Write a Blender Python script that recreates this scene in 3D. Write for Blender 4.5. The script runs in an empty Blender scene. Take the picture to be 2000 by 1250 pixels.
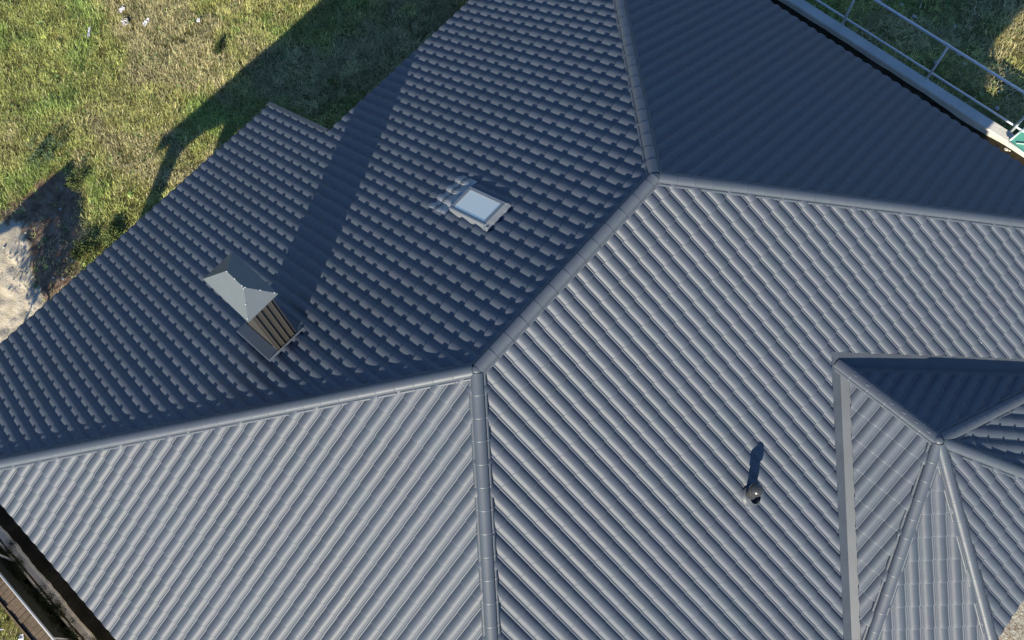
import bpy, bmesh, math, random
import numpy as np
from mathutils import Vector, Matrix, noise
random.seed(7); rng = np.random.default_rng(7)
K = 0.625                       # one layout unit in metres
scn = bpy.context.scene

# ------------------------------------------------------------------ camera
cam_d = bpy.data.cameras.new('camera'); cam = bpy.data.objects.new('camera', cam_d)
scn.collection.objects.link(cam); scn.camera = cam
cam.location = (-3.502*K, -4.689*K, 20.896*K)
cam.rotation_euler = (0.442, 0.041, -0.833)
cam_d.sensor_width = 36; cam_d.lens = 36*1979.646/2000
cam_d.shift_x = 44.84/2000; cam_d.shift_y = -248.55/2000
cam_d.clip_start = 0.1; cam_d.clip_end = 2000
# ------------------------------------------------------------------ light
SUN_AZ, SUN_EL = 29.5, 26.0
world = bpy.data.worlds.new("World"); scn.world = world; world.use_nodes = True
wn = world.node_tree.nodes; wl = world.node_tree.links
bg = wn['Background']; sky = wn.new('ShaderNodeTexSky'); sky.sky_type = 'NISHITA'; sky.sun_disc = False
sx, sy = -math.cos(math.radians(SUN_AZ)), -math.sin(math.radians(SUN_AZ))
sky.sun_elevation = math.radians(SUN_EL); sky.sun_rotation = math.atan2(sx, sy)
sky.air_density = 1.0; sky.dust_density = 0.1; sky.ozone_density = 8.0
wl.new(sky.outputs[0], bg.inputs[0]); bg.inputs[1].default_value = 0.098
sun_d = bpy.data.lights.new('sun', 'SUN'); sun = bpy.data.objects.new('sun', sun_d); scn.collection.objects.link(sun)
sun_d.energy = 4.9; sun_d.angle = math.radians(0.5); sun_d.color = (1.0, 0.905, 0.72)
ce = math.cos(math.radians(SUN_EL))
sd = Vector((-sx*ce, -sy*ce, -math.sin(math.radians(SUN_EL))))
sun.rotation_euler = sd.to_track_quat('-Z', 'Y').to_euler()
sun.location = (-20, -12, 25)
scn.view_settings.view_transform = 'Standard'; scn.view_settings.look = 'None'
scn.view_settings.exposure = 0.65; scn.view_settings.gamma = 1.0

# ------------------------------------------------------------------ helpers
def V(x, y, z): return Vector((x*K, y*K, z*K))
def link(name, me, mat=None, parent=None):
    o = bpy.data.objects.new(name, me); scn.collection.objects.link(o)
    if mat is not None and me is not None: me.materials.append(mat)
    if parent is not None: o.parent = parent
    return o
def obj(name, bm, mat, parent=None, smooth=False, normals=True):
    if normals: bmesh.ops.recalc_face_normals(bm, faces=bm.faces)
    me = bpy.data.meshes.new(name); bm.to_mesh(me); bm.free()
    if smooth:
        for f in me.polygons: f.use_smooth = True
    return link(name, me, mat, parent)
def tag(o, label=None, cat=None, group=None, kind=None):
    if label: o['label'] = label
    if cat: o['category'] = cat
    if group: o['group'] = group
    if kind: o['kind'] = kind
    return o
def empty(name, loc=(0, 0, 0)):
    o = bpy.data.objects.new(name, None); scn.collection.objects.link(o); o.location = loc
    o.empty_display_size = .2
    return o
def part(name, bm, mat, parent, smooth=False, normals=True):
    """mesh in world coordinates, parented to a thing standing anywhere"""
    o = obj(name, bm, mat, parent, smooth, normals)
    off = Vector((0, 0, 0)); p = parent
    while p is not None: off += p.location; p = p.parent
    if off.length > 0:
        for v in o.data.vertices: v.co -= off
    return o
def box(bm, a, b, bev=0):
    x0, y0, z0 = a; x1, y1, z1 = b
    vs = [bm.verts.new(c) for c in ((x0,y0,z0),(x1,y0,z0),(x1,y1,z0),(x0,y1,z0),(x0,y0,z1),(x1,y0,z1),(x1,y1,z1),(x0,y1,z1))]
    fs = [bm.faces.new([vs[i] for i in f]) for f in ((0,3,2,1),(4,5,6,7),(0,1,5,4),(1,2,6,5),(2,3,7,6),(3,0,4,7))]
    if bev:
        bmesh.ops.bevel(bm, geom=list({e for f in fs for e in f.edges}), offset=bev, segments=2, affect='EDGES', profile=.6)
def hexa(bm, pts):
    """8 points: 4 bottom, 4 top"""
    vs = [bm.verts.new(p) for p in pts]
    return [bm.faces.new([vs[i] for i in f]) for f in ((0,3,2,1),(4,5,6,7),(0,1,5,4),(1,2,6,5),(2,3,7,6),(3,0,4,7))]
def tube(bm, a, b, r, n=12, r2=None, caps=True):
    a, b = Vector(a), Vector(b); d = (b-a).normalized()
    s = d.orthogonal().normalized(); t = d.cross(s); r2 = r if r2 is None else r2
    A = [bm.verts.new(a+(s*math.cos(2*math.pi*i/n)+t*math.sin(2*math.pi*i/n))*r) for i in range(n)]
    B = [bm.verts.new(b+(s*math.cos(2*math.pi*i/n)+t*math.sin(2*math.pi*i/n))*r2) for i in range(n)]
    for i in range(n): bm.faces.new((A[i], A[(i+1)%n], B[(i+1)%n], B[i]))
    if caps: bm.faces.new(A[::-1]); bm.faces.new(B)
def lathe(bm, c, prof, n=24, up=Vector((0,0,1))):
    c = Vector(c); s = up.orthogonal().normalized(); t = up.cross(s); rings = []
    for r, h in prof:
        if r < 1e-5: rings.append([bm.verts.new(c+up*h)])
        else: rings.append([bm.verts.new(c+up*h+(s*math.cos(2*math.pi*i/n)+t*math.sin(2*math.pi*i/n))*r) for i in range(n)])
    for R0, R1 in zip(rings, rings[1:]):
        for i in range(n):
            j = (i+1) % n
            if len(R0) == 1 and len(R1) > 1: bm.faces.new((R0[0], R1[i], R1[j]))
            elif len(R1) == 1 and len(R0) > 1: bm.faces.new((R0[i], R0[j], R1[0]))
            elif len(R0) > 1: bm.faces.new((R0[i], R0[j], R1[j], R1[i]))

# ------------------------------------------------------------------ materials
def mat(name, col, rough=.5, metal=0.0, spec=.5, var=.0, vscale=3.0, bump=0.0, bscale=40, rvar=0.0, spots=None, coat=0):
    m = bpy.data.materials.new(name); m.use_nodes = True
    n = m.node_tree.nodes; l = m.node_tree.links; b = n['Principled BSDF']
    b.inputs['Base Color'].default_value = (*col, 1); b.inputs['Roughness'].default_value = rough
    b.inputs['Metallic'].default_value = metal; b.inputs['Specular IOR Level'].default_value = spec
    if coat: b.inputs['Coat Weight'].default_value = coat; b.inputs['Coat Roughness'].default_value = .25
    tc = n.new('ShaderNodeTexCoord')
    last = None
    if var or rvar:
        nz = n.new('ShaderNodeTexNoise'); nz.inputs['Scale'].default_value = vscale; nz.inputs['Detail'].default_value = 8
        nz.inputs['Roughness'].default_value = .65
        l.new(tc.outputs['Object'], nz.inputs['Vector'])
        r = n.new('ShaderNodeValToRGB'); r.color_ramp.elements[0].position = .3; r.color_ramp.elements[1].position = .7
        r.color_ramp.elements[0].color = (*[c*(1-var) for c in col], 1); r.color_ramp.elements[1].color = (*[min(1, c*(1+var)) for c in col], 1)
        l.new(nz.outputs['Fac'], r.inputs[0]); last = r.outputs[0]
        if rvar:
            mr = n.new('ShaderNodeMapRange'); mr.inputs['To Min'].default_value = rough-rvar; mr.inputs['To Max'].default_value = rough+rvar
            l.new(nz.outputs['Fac'], mr.inputs['Value']); l.new(mr.outputs[0], b.inputs['Roughness'])
    if spots:
        vo = n.new('ShaderNodeTexVoronoi'); vo.inputs['Scale'].default_value = spots[0]; l.new(tc.outputs['Object'], vo.inputs['Vector'])
        lt = n.new('ShaderNodeMath'); lt.operation = 'LESS_THAN'; lt.inputs[1].default_value = spots[1]
        l.new(vo.outputs['Distance'], lt.inputs[0])
        # only some cells carry a speck
        sp = n.new('ShaderNodeSeparateColor'); l.new(vo.outputs['Color'], sp.inputs[0])
        gt = n.new('ShaderNodeMath'); gt.operation = 'GREATER_THAN'; gt.inputs[1].default_value = spots[3]
        l.new(sp.outputs[0], gt.inputs[0])
        mu = n.new('ShaderNodeMath'); mu.operation = 'MULTIPLY'; l.new(lt.outputs[0], mu.inputs[0]); l.new(gt.outputs[0], mu.inputs[1])
        mx = n.new('ShaderNodeMix'); mx.data_type = 'RGBA'
        if last: l.new(last, mx.inputs[6])
        else: mx.inputs[6].default_value = (*col, 1)
        mx.inputs[7].default_value = (*spots[2], 1); l.new(mu.outputs[0], mx.inputs[0]); last = mx.outputs[2]
    if last and name.startswith('slate'):
        n2 = n.new('ShaderNodeTexNoise'); n2.inputs['Scale'].default_value = 2.3; n2.inputs['Detail'].default_value = 6; n2.inputs['Roughness'].default_value = .7
        l.new(tc.outputs['Object'], n2.inputs['Vector'])
        r2 = n.new('ShaderNodeValToRGB'); e2 = r2.color_ramp.elements
        e2[0].position = .36; e2[0].color = (.965, 1.015, .99, 1); e2[1].position = .64; e2[1].color = (1.035, .99, 1.01, 1)
        l.new(n2.outputs['Fac'], r2.inputs[0])
        m2 = n.new('ShaderNodeMix'); m2.data_type = 'RGBA'; m2.blend_type = 'MULTIPLY'; m2.inputs[0].default_value = 1
        l.new(last, m2.inputs[6]); l.new(r2.outputs[0], m2.inputs[7]); last = m2.outputs[2]
    if last: l.new(last, b.inputs['Base Color'])
    if bump:
        nb = n.new('ShaderNodeTexNoise'); nb.inputs['Scale'].default_value = bscale; nb.inputs['Detail'].default_value = 6
        l.new(tc.outputs['Object'], nb.inputs['Vector'])
        bp = n.new('ShaderNodeBump'); bp.inputs['Strength'].default_value = bump; bp.inputs['Distance'].default_value = .02
        l.new(nb.outputs['Fac'], bp.inputs['Height']); l.new(bp.outputs[0], b.inputs['Normal'])
    return m
RC = (0.070, 0.086, 0.115)
M = {}
M['tile'] = mat('slate_blue_metal_tile', RC, rough=.55, spec=.55, var=.10, vscale=.9, bump=.10, bscale=9, rvar=.07, spots=(3.6, .028, (.5,.52,.55), .92))
M['edge'] = mat('slate_tile_highlight_edge', tuple(min(1, c*1.22+.003) for c in RC), rough=.45, spec=.8)  # paler lip colour paints in the highlight along each course end
M['cap'] = mat('slate_blue_metal_cap', (0.076, .092, .118), rough=.50, spec=.7, var=.05, vscale=5, rvar=.05, spots=(5, .035, (.6,.6,.62), .85))
M['trim'] = mat('grey_flashing_sheet', (0.066, .080, .102), rough=.5, spec=.6, var=.15, vscale=3)
M['under'] = mat('dark_roof_deck', (.015,.015,.015), rough=.95)
M['chim'] = mat('chimney_sheet', (.062,.058,.052), rough=.5, spec=.5, var=.06, vscale=4)
M['capmetal'] = mat('chimney_cowl_sheet', (.13,.15,.165), rough=.36, spec=.5, var=.05, vscale=6)
M['lead'] = mat('pale_flashing', (.25,.265,.27), rough=.45, var=.10, vscale=8)
M['apron'] = mat('grey_lead_apron', (.30,.31,.33), rough=.35, spec=.7, var=.15, vscale=9)
M['winframe'] = mat('skylight_frame_grey', (.22,.25,.29), rough=.4)
M['glass'] = mat('skylight_glass', (.70,.68,.62), rough=.15, metal=.1, spec=.9, coat=1)
M['pipe'] = mat('dark_vent_metal', (.10,.10,.10), rough=.22, metal=.6)
M['render'] = mat('grey_plaster', (.45,.43,.40), rough=.9, var=.06, vscale=2, bump=.2)
M['concrete'] = mat('weathered_concrete', (.60,.58,.53), rough=.9, var=.15, vscale=1.6, bump=.4, bscale=14)
M['galv'] = mat('galvanised_steel', (.62,.68,.72), rough=.5, metal=.1, var=.08, vscale=8)
M['green'] = mat('green_sheet', (.10,.34,.27), rough=.4, var=.08, vscale=5)
M['palegreen'] = mat('pale_green_paint', (.55,.68,.62), rough=.5)
M['whitebar'] = mat('white_painted_steel', (.62,.62,.62), rough=.4)
M['board'] = mat('brown_timber', (.15,.11,.075), rough=.8, var=.3, vscale=6, bump=.4, bscale=20)
M['darkboard'] = mat('dark_weathered_board', (.022,.022,.014), rough=.9, var=.4, vscale=3)
M['kerb'] = mat('worn_kerb_concrete', (.72,.62,.50), rough=.95, var=.2, vscale=4, bump=.4, bscale=20)
M['plastic'] = mat('crumpled_white_plastic', (.75,.75,.78), rough=.5, var=.06, vscale=20)
M['stone'] = mat('pale_stone', (.5,.47,.42), rough=.9, var=.2, vscale=12, bump=.4)
M['bark'] = mat('twig_bark', (.14,.10,.07), rough=.9)

def leafmat(name, attr='leaf'):
    m = bpy.data.materials.new(name); m.use_nodes = True
    n = m.node_tree.nodes; l = m.node_tree.links; b = n['Principled BSDF']
    a = n.new('ShaderNodeAttribute'); a.attribute_name = attr; l.new(a.outputs['Color'], b.inputs['Base Color'])
    b.inputs['Roughness'].default_value = .65; b.inputs['Specular IOR Level'].default_value = .25
    tr = n.new('ShaderNodeBsdfTranslucent'); l.new(a.outputs['Color'], tr.inputs[0])
    mx = n.new('ShaderNodeMixShader'); mx.inputs[0].default_value = .25
    l.new(b.outputs[0], mx.inputs[1]); l.new(tr.outputs[0], mx.inputs[2]); l.new(mx.outputs[0], n['Material Output'].inputs[0])
    return m
M['grass'] = leafmat('grass_blades'); M['leaf'] = leafmat('shrub_leaves')

# ------------------------------------------------------------------ roof geometry (layout units)
t = .623; tA, tB, tC, tD, tW = .6355, .6056, .623, .618, .5838
LR = 6.0
EA, EA1, EB, EC, ED = 9.88, 13.36, 16.07, -9.9, -9.9
XW, YW0, YW1, ZW, ZE = 6.57, -5.74, -8.45, -3.576, -6.15
kk = .581; tS = tW*.7071*(1+kk)
dW = ZW-ZE; rNE = dW/tW; bS = dW/tS
c8, s8 = math.cos(math.pi/8), math.sin(math.pi/8)
H1 = (XW+rNE, YW1-rNE*s8/c8); H4 = (XW-rNE, YW1-rNE*s8/c8)
H2 = (XW+kk*bS, YW1-bS); H3 = (XW-kk*bS, YW1-bS)
XC1 = (EB-LR)*1.0
PLANES = {
 'A': (0, -tA, 0), 'B': (-tB, 0, tB*LR), 'C': (0, tC, 0), 'D': (tD, 0, 0),
 'NE': (-tW, 0, ZW+tW*XW), 'SW': (tW, 0, ZW-tW*XW),
 'E': (-tW*.7071, tW*.7071, ZW+tW*.7071*(XW-YW1)), 'S': (tW*.7071, tW*.7071, ZW-tW*.7071*(XW+YW1)),
 'SE': (0, tS, ZW-tS*YW1)}
def pz(k, x, y): a, b, c = PLANES[k]; return a*x+b*y+c
def pnorm(k): a, b, c = PLANES[k]; return Vector((-a, -b, 1)).normalized()

ROLL, STEP = .337*K, .56*K      # roll spacing and tile course length (m)
AMP, DROP = .035, .036
def profile(u):
    u = u % 1.0
    if .09 < u < .91:
        x = (u-.09)/.82; return AMP*(1-abs(2*x-1)**2.2)
    d = min(abs(u-0.0), abs(u-1.0))
    return .006*max(0, 1-d/.045)
UC = [0, .025, .05, .07, .09, .11, .15, .20, .26, .33, .41, .5, .59, .67, .74, .80, .85, .89, .91, .93, .95, .975]
def tile_bm(key, polys, anchor, phase=0.0, lift=.012):
    """tile sheets on a roof plane, cut to convex plan polygons (layout units)"""
    a, b, c = PLANES[key]; g = Vector((-a, -b, 0)); tau = g.length; g.normalize()
    e = Vector((-g.y, g.x, 0)); cs = 1/math.sqrt(1+tau*tau)
    dn = Vector((g.x*cs, g.y*cs, -tau*cs)); nn = pnorm(key)
    O = Vector((anchor[0]*K, anchor[1]*K, pz(key, *anchor)*K))
    out = bmesh.new()
    for poly in polys:
        P3 = [Vector((x*K, y*K, pz(key, x, y)*K)) for x, y in poly]
        ss = [(p-O).dot(e) for p in P3]; qs = [(p-O).dot(dn) for p in P3]
        i0, i1 = math.floor(min(ss)/ROLL)-1, math.ceil(max(ss)/ROLL)+1
        j0, j1 = math.floor(min(qs)/STEP)-1, math.ceil(max(qs)/STEP)+1
        cols = [(i+u+phase)*ROLL for i in range(i0, i1) for u in UC]; hp = [profile(u) for i in range(i0, i1) for u in UC]
        bm = bmesh.new()
        for j in range(j0, j1):
            q0, q1 = j*STEP, (j+1)*STEP
            # tiny sag and shift so courses are not perfectly regular
            jit = [.0012*math.sin(j*12.9+i*4.1) for i in range(i0, i1) for u in UC]
            rows = [(q0-.01, 0.0), (q0+STEP*.4, DROP*.40), (q0+STEP*.75, DROP*.76), (q1-.022, DROP*.96), (q1-.013, DROP*.965), (q1-.008, DROP-.0035), (q1-.004, DROP-.008)]
            prev = None
            for ri, (q, h) in enumerate(rows):
                r = [bm.verts.new(O+e*s+dn*q+nn*(lift+h*(1.0)+p+jj)) for s, p, jj in zip(cols, hp, jit)]
                if prev:
                    for k in range(len(r)-1):
                        f_ = bm.faces.new((prev[k], prev[k+1], r[k+1], r[k])); f_.smooth = True
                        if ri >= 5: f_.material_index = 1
                prev = r
            ra = [bm.verts.new(O+e*s+dn*(q1-.004)+nn*(lift+DROP-.008+p+jj)) for s, p, jj in zip(cols, hp, jit)]
            rb = [bm.verts.new(O+e*s+dn*(q1)+nn*(lift-.001+p+jj)) for s, p, jj in zip(cols, hp, jit)]
            for k in range(len(ra)-1): bm.faces.new((ra[k], ra[k+1], rb[k+1], rb[k])).smooth = True
        n = len(poly); cx = sum(p[0] for p in poly)/n*K; cy = sum(p[1] for p in poly)/n*K
        for i in range(n):
            x0, y0 = poly[i][0]*K, poly[i][1]*K; x1, y1 = poly[(i+1) % n][0]*K, poly[(i+1) % n][1]*K
            no = Vector((y1-y0, x0-x1, 0)).normalized()
            if (cx-x0)*no.x+(cy-y0)*no.y > 0: no = -no
            bmesh.ops.bisect_plane(bm, geom=bm.verts[:]+bm.edges[:]+bm.faces[:], plane_co=(x0, y0, 0), plane_no=no, clear_outer=True, dist=1e-6)
        me = bpy.data.meshes.new('tmp'); bm.to_mesh(me); bm.free(); out.from_mesh(me); bpy.data.meshes.remove(me)
    if nn.dot(Vector((0,0,1))) > 0:
        out.normal_update(); up = sum(f.normal.z for f in out.faces)
        if up < 0: bmesh.ops.reverse_faces(out, faces=out.faces)
    return out

hAB = (EA*tA/tB+LR, EA)
hAB = (EB, (EB-LR)*tB/tA)
hBC = (EB, -(EB-LR)*tB/tC)
hDA = (ED, -ED*tD/tA)
hDC = (ED, ED*tD/tC)
VR = (XW+rNE, YW0-rNE*tW/tC); VL = (XW-rNE, VR[1])      # valley ends
vw = .25                                                  # valley sheet half width
def offpoly(W0, end, side, vw):  # valley line shifted along the C side
    d = Vector((end[0]-W0[0], end[1]-W0[1])).normalized(); nrm = Vector((-d.y, d.x))*side
    return (W0[0]+nrm.x*vw, W0[1]+nrm.y*vw), (end[0]+nrm.x*vw, end[1]+nrm.y*vw)
W0, W1 = (XW, YW0), (XW, YW1)
vr = .29
r0, r1 = offpoly(W0, VR, 1, vr); l0, l1 = offpoly(W0, VL, -1, vw)
# apex of the shifted valley lines lies on x = XW
yap = YW0+vw*1.38
polyC1 = [(0, 0), (XW, 0), (XW, yap), l1, (hDC[0], l1[1])]
# C is cut by ridge z=0 (y<=0), hips and the valleys
def clip_halfplane(poly, p, q, keep):
    """keep side containing point keep"""
    nx, ny = q[1]-p[1], p[0]-q[0]
    s = lambda a: (a[0]-p[0])*nx+(a[1]-p[1])*ny
    sg = 1 if s(keep) > 0 else -1; out = []
    for i in range(len(poly)):
        a, b = poly[i], poly[(i+1) % len(poly)]; sa, sb = s(a)*sg, s(b)*sg
        if sa >= 0: out.append(a)
        if sa*sb < 0: f = sa/(sa-sb); out.append((a[0]+(b[0]-a[0])*f, a[1]+(b[1]-a[1])*f))
    return out
bigC = [(ED, 0), (EB, 0), (EB, EC), (ED, EC)]
bigC = clip_halfplane(bigC, (0, 0), hDC, (1, -2)); bigC = clip_halfplane(bigC, (LR, 0), hBC, (1, -2))
C_left = clip_halfplane(bigC, (XW, 0), (XW, -5), (0, -2)); C_left = clip_halfplane(C_left, (XW, yap), (l1[0], l1[1]), (0, -2))
C_right = clip_halfplane(bigC, (XW, 0), (XW, -5), (9, -2)); C_right = clip_halfplane(C_right, (XW, YW0+vr*1.38), (r1[0], r1[1]), (9, -4))
bigA = [(ED, 0), (EB, 0), (EB, EA), (ED, EA)]
bigA = clip_halfplane(bigA, (0, 0), hDA, (1, 2)); bigA = clip_halfplane(bigA, (LR, 0), hAB, (1, 2))
A_ext = [(-9.08, EA), (3.5, EA), (3.5, EA1), (-8.3, EA1)]
polyB = [(LR, 0), hAB, hBC]; polyD = [(0, 0), hDA, hDC]
wi = .17                        # wing tiles start this far from the valley
def inset(poly, p, q, keep, d):
    nx, ny = q[1]-p[1], p[0]-q[0]; L = math.hypot(nx, ny); nx /= L; ny /= L
    if (keep[0]-p[0])*nx+(keep[1]-p[1])*ny < 0: nx, ny = -nx, -ny
    return clip_halfplane(poly, (p[0]+nx*d, p[1]+ny*d), (q[0]+nx*d, q[1]+ny*d), keep)
polyNE = inset([W0, W1, H1, VR], W0, VR, (XW+1, -8), wi)
polySW = inset([W0, W1, H4, VL], W0, VL, (XW-1, -8), wi)
POLY = {'A': [bigA, A_ext], 'B': [polyB], 'C': [C_left, C_right], 'D': [polyD], 'NE': [polyNE], 'SW': [polySW],
        'E': [[W1, H1, H2]], 'S': [[W1, H4, H3]], 'SE': [[W1, H2, H3]]}
ANCH = {'A': (0, EA), 'B': (EB, 0), 'C': (0, EC), 'D': (ED, 0), 'NE': (XW+rNE, -8), 'SW': (XW-rNE, -8), 'E': H1, 'S': H3, 'SE': H2}
LAB = {'A': 'shaded rear slope of grey-blue metal tiles', 'B': 'fully shaded tiled slope', 'C': 'large sunlit tiled slope around the bay',
       'D': 'bright sunlit tiled slope', 'NE': 'dark shaded tiled slope of the bay', 'SW': 'sunlit tiled slope of the bay beside the valley',
       'E': 'half shaded tiled facet of the bay', 'S': 'narrow triangular tiled facet of the bay', 'SE': 'sunlit outer tiled facet of the bay'}

house = empty('house', V(3, 0, -13.65))
tag(house, 'house under a slate blue metal tile hip roof with a polygonal bay and skylight', 'house')
ORD = ['A', 'B', 'C', 'D', 'NE', 'SW', 'E', 'S', 'SE']
slopes = {}
for k in ORD:
    bm = tile_bm(k, POLY[k], ANCH[k])
    o = part('roof_slope', bm, M['tile'], house, normals=False)
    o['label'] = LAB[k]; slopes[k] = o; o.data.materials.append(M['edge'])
# deck under the tiles
bm = bmesh.new()
def slab(bm, key, poly, top=-.004, th=.10):
    nn = pnorm(key); T = [Vector((x*K, y*K, pz(key, x, y)*K))+nn*top for x, y in poly]
    Bt = [p-Vector((0, 0, th)) for p in T]
    a = [bm.verts.new(p) for p in T]; b = [bm.verts.new(p) for p in Bt]; n = len(poly)
    bm.faces.new(a); bm.faces.new(b[::-1])
    for i in range(n): bm.faces.new((a[i], b[i], b[(i+1) % n], a[(i+1) % n]))
full = dict(POLY)
deckC_l = clip_halfplane(clip_halfplane(bigC, (XW, 0), (XW, -5), (0, -2)), W0, VL, (0, -2))
deckC_r = clip_halfplane(clip_halfplane(bigC, (XW, 0), (XW, -5), (9, -2)), W0, VR, (9, -4))
def shrink(poly, f=.03):
    cx = sum(p[0] for p in poly)/len(poly); cy = sum(p[1] for p in poly)/len(poly)
    return [(x+(cx-x)/max(1e-6, math.hypot(cx-x, cy-y))*f, y+(cy-y)/max(1e-6, math.hypot(cx-x, cy-y))*f) for x, y in poly]
for k, pl in (('A', bigA), ('A', A_ext), ('B', polyB), ('C', deckC_l), ('C', deckC_r), ('D', polyD), ('NE', [W0, W1, H1, VR]),
              ('SW', [W0, W1, H4, VL]), ('E', [W1, H1, H2]), ('S', [W1, H4, H3]), ('SE', [W1, H2, H3])):
    slab(bm, k, shrink(pl, .02))
part('roof_deck', bm, M['under'], house)

# valley sheets: a V of metal, slightly above the deck
def valley(end, keyC, keyW, sideC, wc=.25):
    bm = bmesh.new()
    d = Vector((end[0]-W0[0], end[1]-W0[1])).normalized(); nC = Vector((-d.y, d.x))*sideC
    rows = []
    for k in range(13):
        f = k/12; x, y = W0[0]+(end[0]-W0[0])*f, W0[1]+(end[1]-W0[1])*f
        L = .21
        if k == 0: f0 = nC*L
        pts = []
        for off, lift in ((wc+.06, .004), (wc+.03, .014), (wc+.025, .006), (0, .004), (-L+.005, .006), (-L, .014), (-L-.03, .004)):
            key = keyC if off >= 0 else keyW
            px, py = x+nC.x*off, y+nC.y*off
            if k == 0 and off != 0:
                # mitre at the top: slide along the valley so both sheets meet at x = XW
                sh = (XW-px)/d.x if abs(d.x) > 1e-6 else 0
                px, py = px+d.x*sh, py+d.y*sh
            pts.append(bm.verts.new(Vector((px*K, py*K, pz(key, px, py)*K+lift))))
        rows.append(pts)
    for a, b in zip(rows, rows[1:]):
        for i in range(6): bm.faces.new((a[i], a[i+1], b[i+1], b[i]))
    o = part('valley_flashing', bm, M['trim'], house)
    so = o.modifiers.new('t', 'SOLIDIFY'); so.thickness = .002
    return o
valley(VR, 'C', 'NE', 1, vr)['label'] = 'valley sheet along the top edge of the bay'
valley(VL, 'C', 'SW', -1)['label'] = 'long valley sheet running down the left of the bay'

# ridge and hip caps
def cap_run(p, q, k1, k2, z0=0.0, z1=0.0, seg=.30, r=.084, fl=.72, label=None, start=0.0):
    P, Q = V(*p), V(*q); a = (Q-P); Ln = a.length; a.normalize()
    n1, n2 = pnorm(k1), pnorm(k2); u = (n1+n2); u = (u-a*u.dot(a)).normalized(); b = a.cross(u).normalized()
    if b.dot(n1) < 0: b = -b
    # b points to side 1
    s1 = (n1.cross(a)).normalized(); s1 = s1 if s1.dot(b) > 0 else -s1
    s2 = (n2.cross(a)).normalized(); s2 = s2 if s2.dot(b) < 0 else -s2
    bm = bmesh.new(); N = 14; pos = start
    def ring(x, rr, lift):
        C = P+a*x+u*(.036+lift); row = []
        row.append(C+b*rr+s1*.042+n1*(-.026)); row.append(C+b*rr+s1*.040+n1*.003); row.append(C+b*rr+s1*.004+n1*.003); row.append(C+b*rr-u*.004)
        for i in range(N+1):
            th = math.pi*i/N; row.append(C+b*rr*math.cos(th)+u*(rr*fl*math.sin(th)+.012))
        row.append(C-b*rr-u*.004); row.append(C-b*rr+s2*.004+n2*.003); row.append(C-b*rr+s2*.040+n2*.003); row.append(C-b*rr+s2*.042+n2*(-.026))
        return [bm.verts.new(v) for v in row]
    first = True
    while pos < Ln-.02:
        end = min(pos+seg, Ln)
        j = random.uniform(-.0025, .0025)
        j *= .4; rr = [ring(pos, r*.98, j-.001), ring(pos+.012, r, j), ring(end-.03, r, j), ring(end-.020, r*1.025, j+.001), ring(end-.008, r*1.028, j+.001), ring(end-.002, r*1.0, j)]
        for x, y in zip(rr, rr[1:]):
            for i in range(len(x)-1):
                bm.faces.new((x[i], x[i+1], y[i+1], y[i])).smooth = True
        pos = end; first = False
    # closed lower end
    bm.normal_update()
    o = part('hip_cap' if abs((Q-P).normalized().z) > .02 else 'ridge_cap', bm, M['cap'], house)
    for f in o.data.polygons: f.use_smooth = True
    if label: o['label'] = label
    return o
def P(k, x, y): return (x, y, pz(k, x, y))
cap_run((0, 0, 0), (LR, 0, 0), 'A', 'C', label='ridge cap between the two hip junctions', start=.02)
cap_run((0, 0, 0), P('D', *hDA), 'A', 'D', label='bright hip cap running left to the eave corner', start=.02)
cap_run((0, 0, 0), P('D', *hDC), 'D', 'C', label='segmented hip cap running down the middle', start=.02)
cap_run((LR, 0, 0), P('B', *hAB), 'A', 'B', label='hip cap running up from the ridge end', start=.02)
cap_run((LR, 0, 0), P('B', *hBC), 'B', 'C', label='hip cap running right from the ridge end', start=.02)
cap_run((XW, YW0+.12, ZW), (XW, YW1, ZW), 'NE', 'SW', fl=.38, label='short ridge cap of the bay')
cap_run((XW, YW1, ZW), P('NE', *H1), 'NE', 'E', start=.02)
cap_run((XW, YW1, ZW), P('SE', *H2), 'E', 'SE', start=.02)
cap_run((XW, YW1, ZW), P('SE', *H3), 'SE', 'S', start=.03)
cap_run((XW, YW1, ZW), P('SW', *H4), 'S', 'SW', start=.03)
for c, rr in (((0, 0, 0), .08), ((LR, 0, 0), .08), ((XW, YW1, ZW), .08)):
    bm = bmesh.new(); lathe(bm, V(*c)+Vector((0, 0, -.022)), [(rr*1.05, -.01), (rr*1.0, .05), (rr*.9, .085), (rr*.65, .108), (rr*.3, .118), (0, .12)], 20)
    part('junction_cap', bm, M['cap'], house, True)

# verge trim on the lower extension
bm = bmesh.new()
for x0, x1, h0, h1 in ((3.44, 3.60, .0, .085),):
    pts = []
    for hh in (h0-.14, h1):
        for x, y in ((x0, EA+.05), (x1, EA+.05), (x1, EA1+.06), (x0, EA1+.06)):
            pts.append(Vector((x*K, y*K, pz('A', x, y)*K+hh)))
    hexa(bm, pts)
bmesh.ops.bevel(bm, geom=bm.edges[:], offset=.008, segments=2, affect='EDGES')
part('verge_trim', bm, M['trim'], house)
bm = bmesh.new(); pts = []
for hh in (-.14, .085):
    for x, y in ((-9.17, EA+.05), (-9.03, EA+.05), (-8.25, EA1+.06), (-8.39, EA1+.06)):
        pts.append(Vector((x*K, y*K, pz('A', x, y)*K+hh)))
hexa(bm, pts); part('verge_trim', bm, M['trim'], house)

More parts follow.
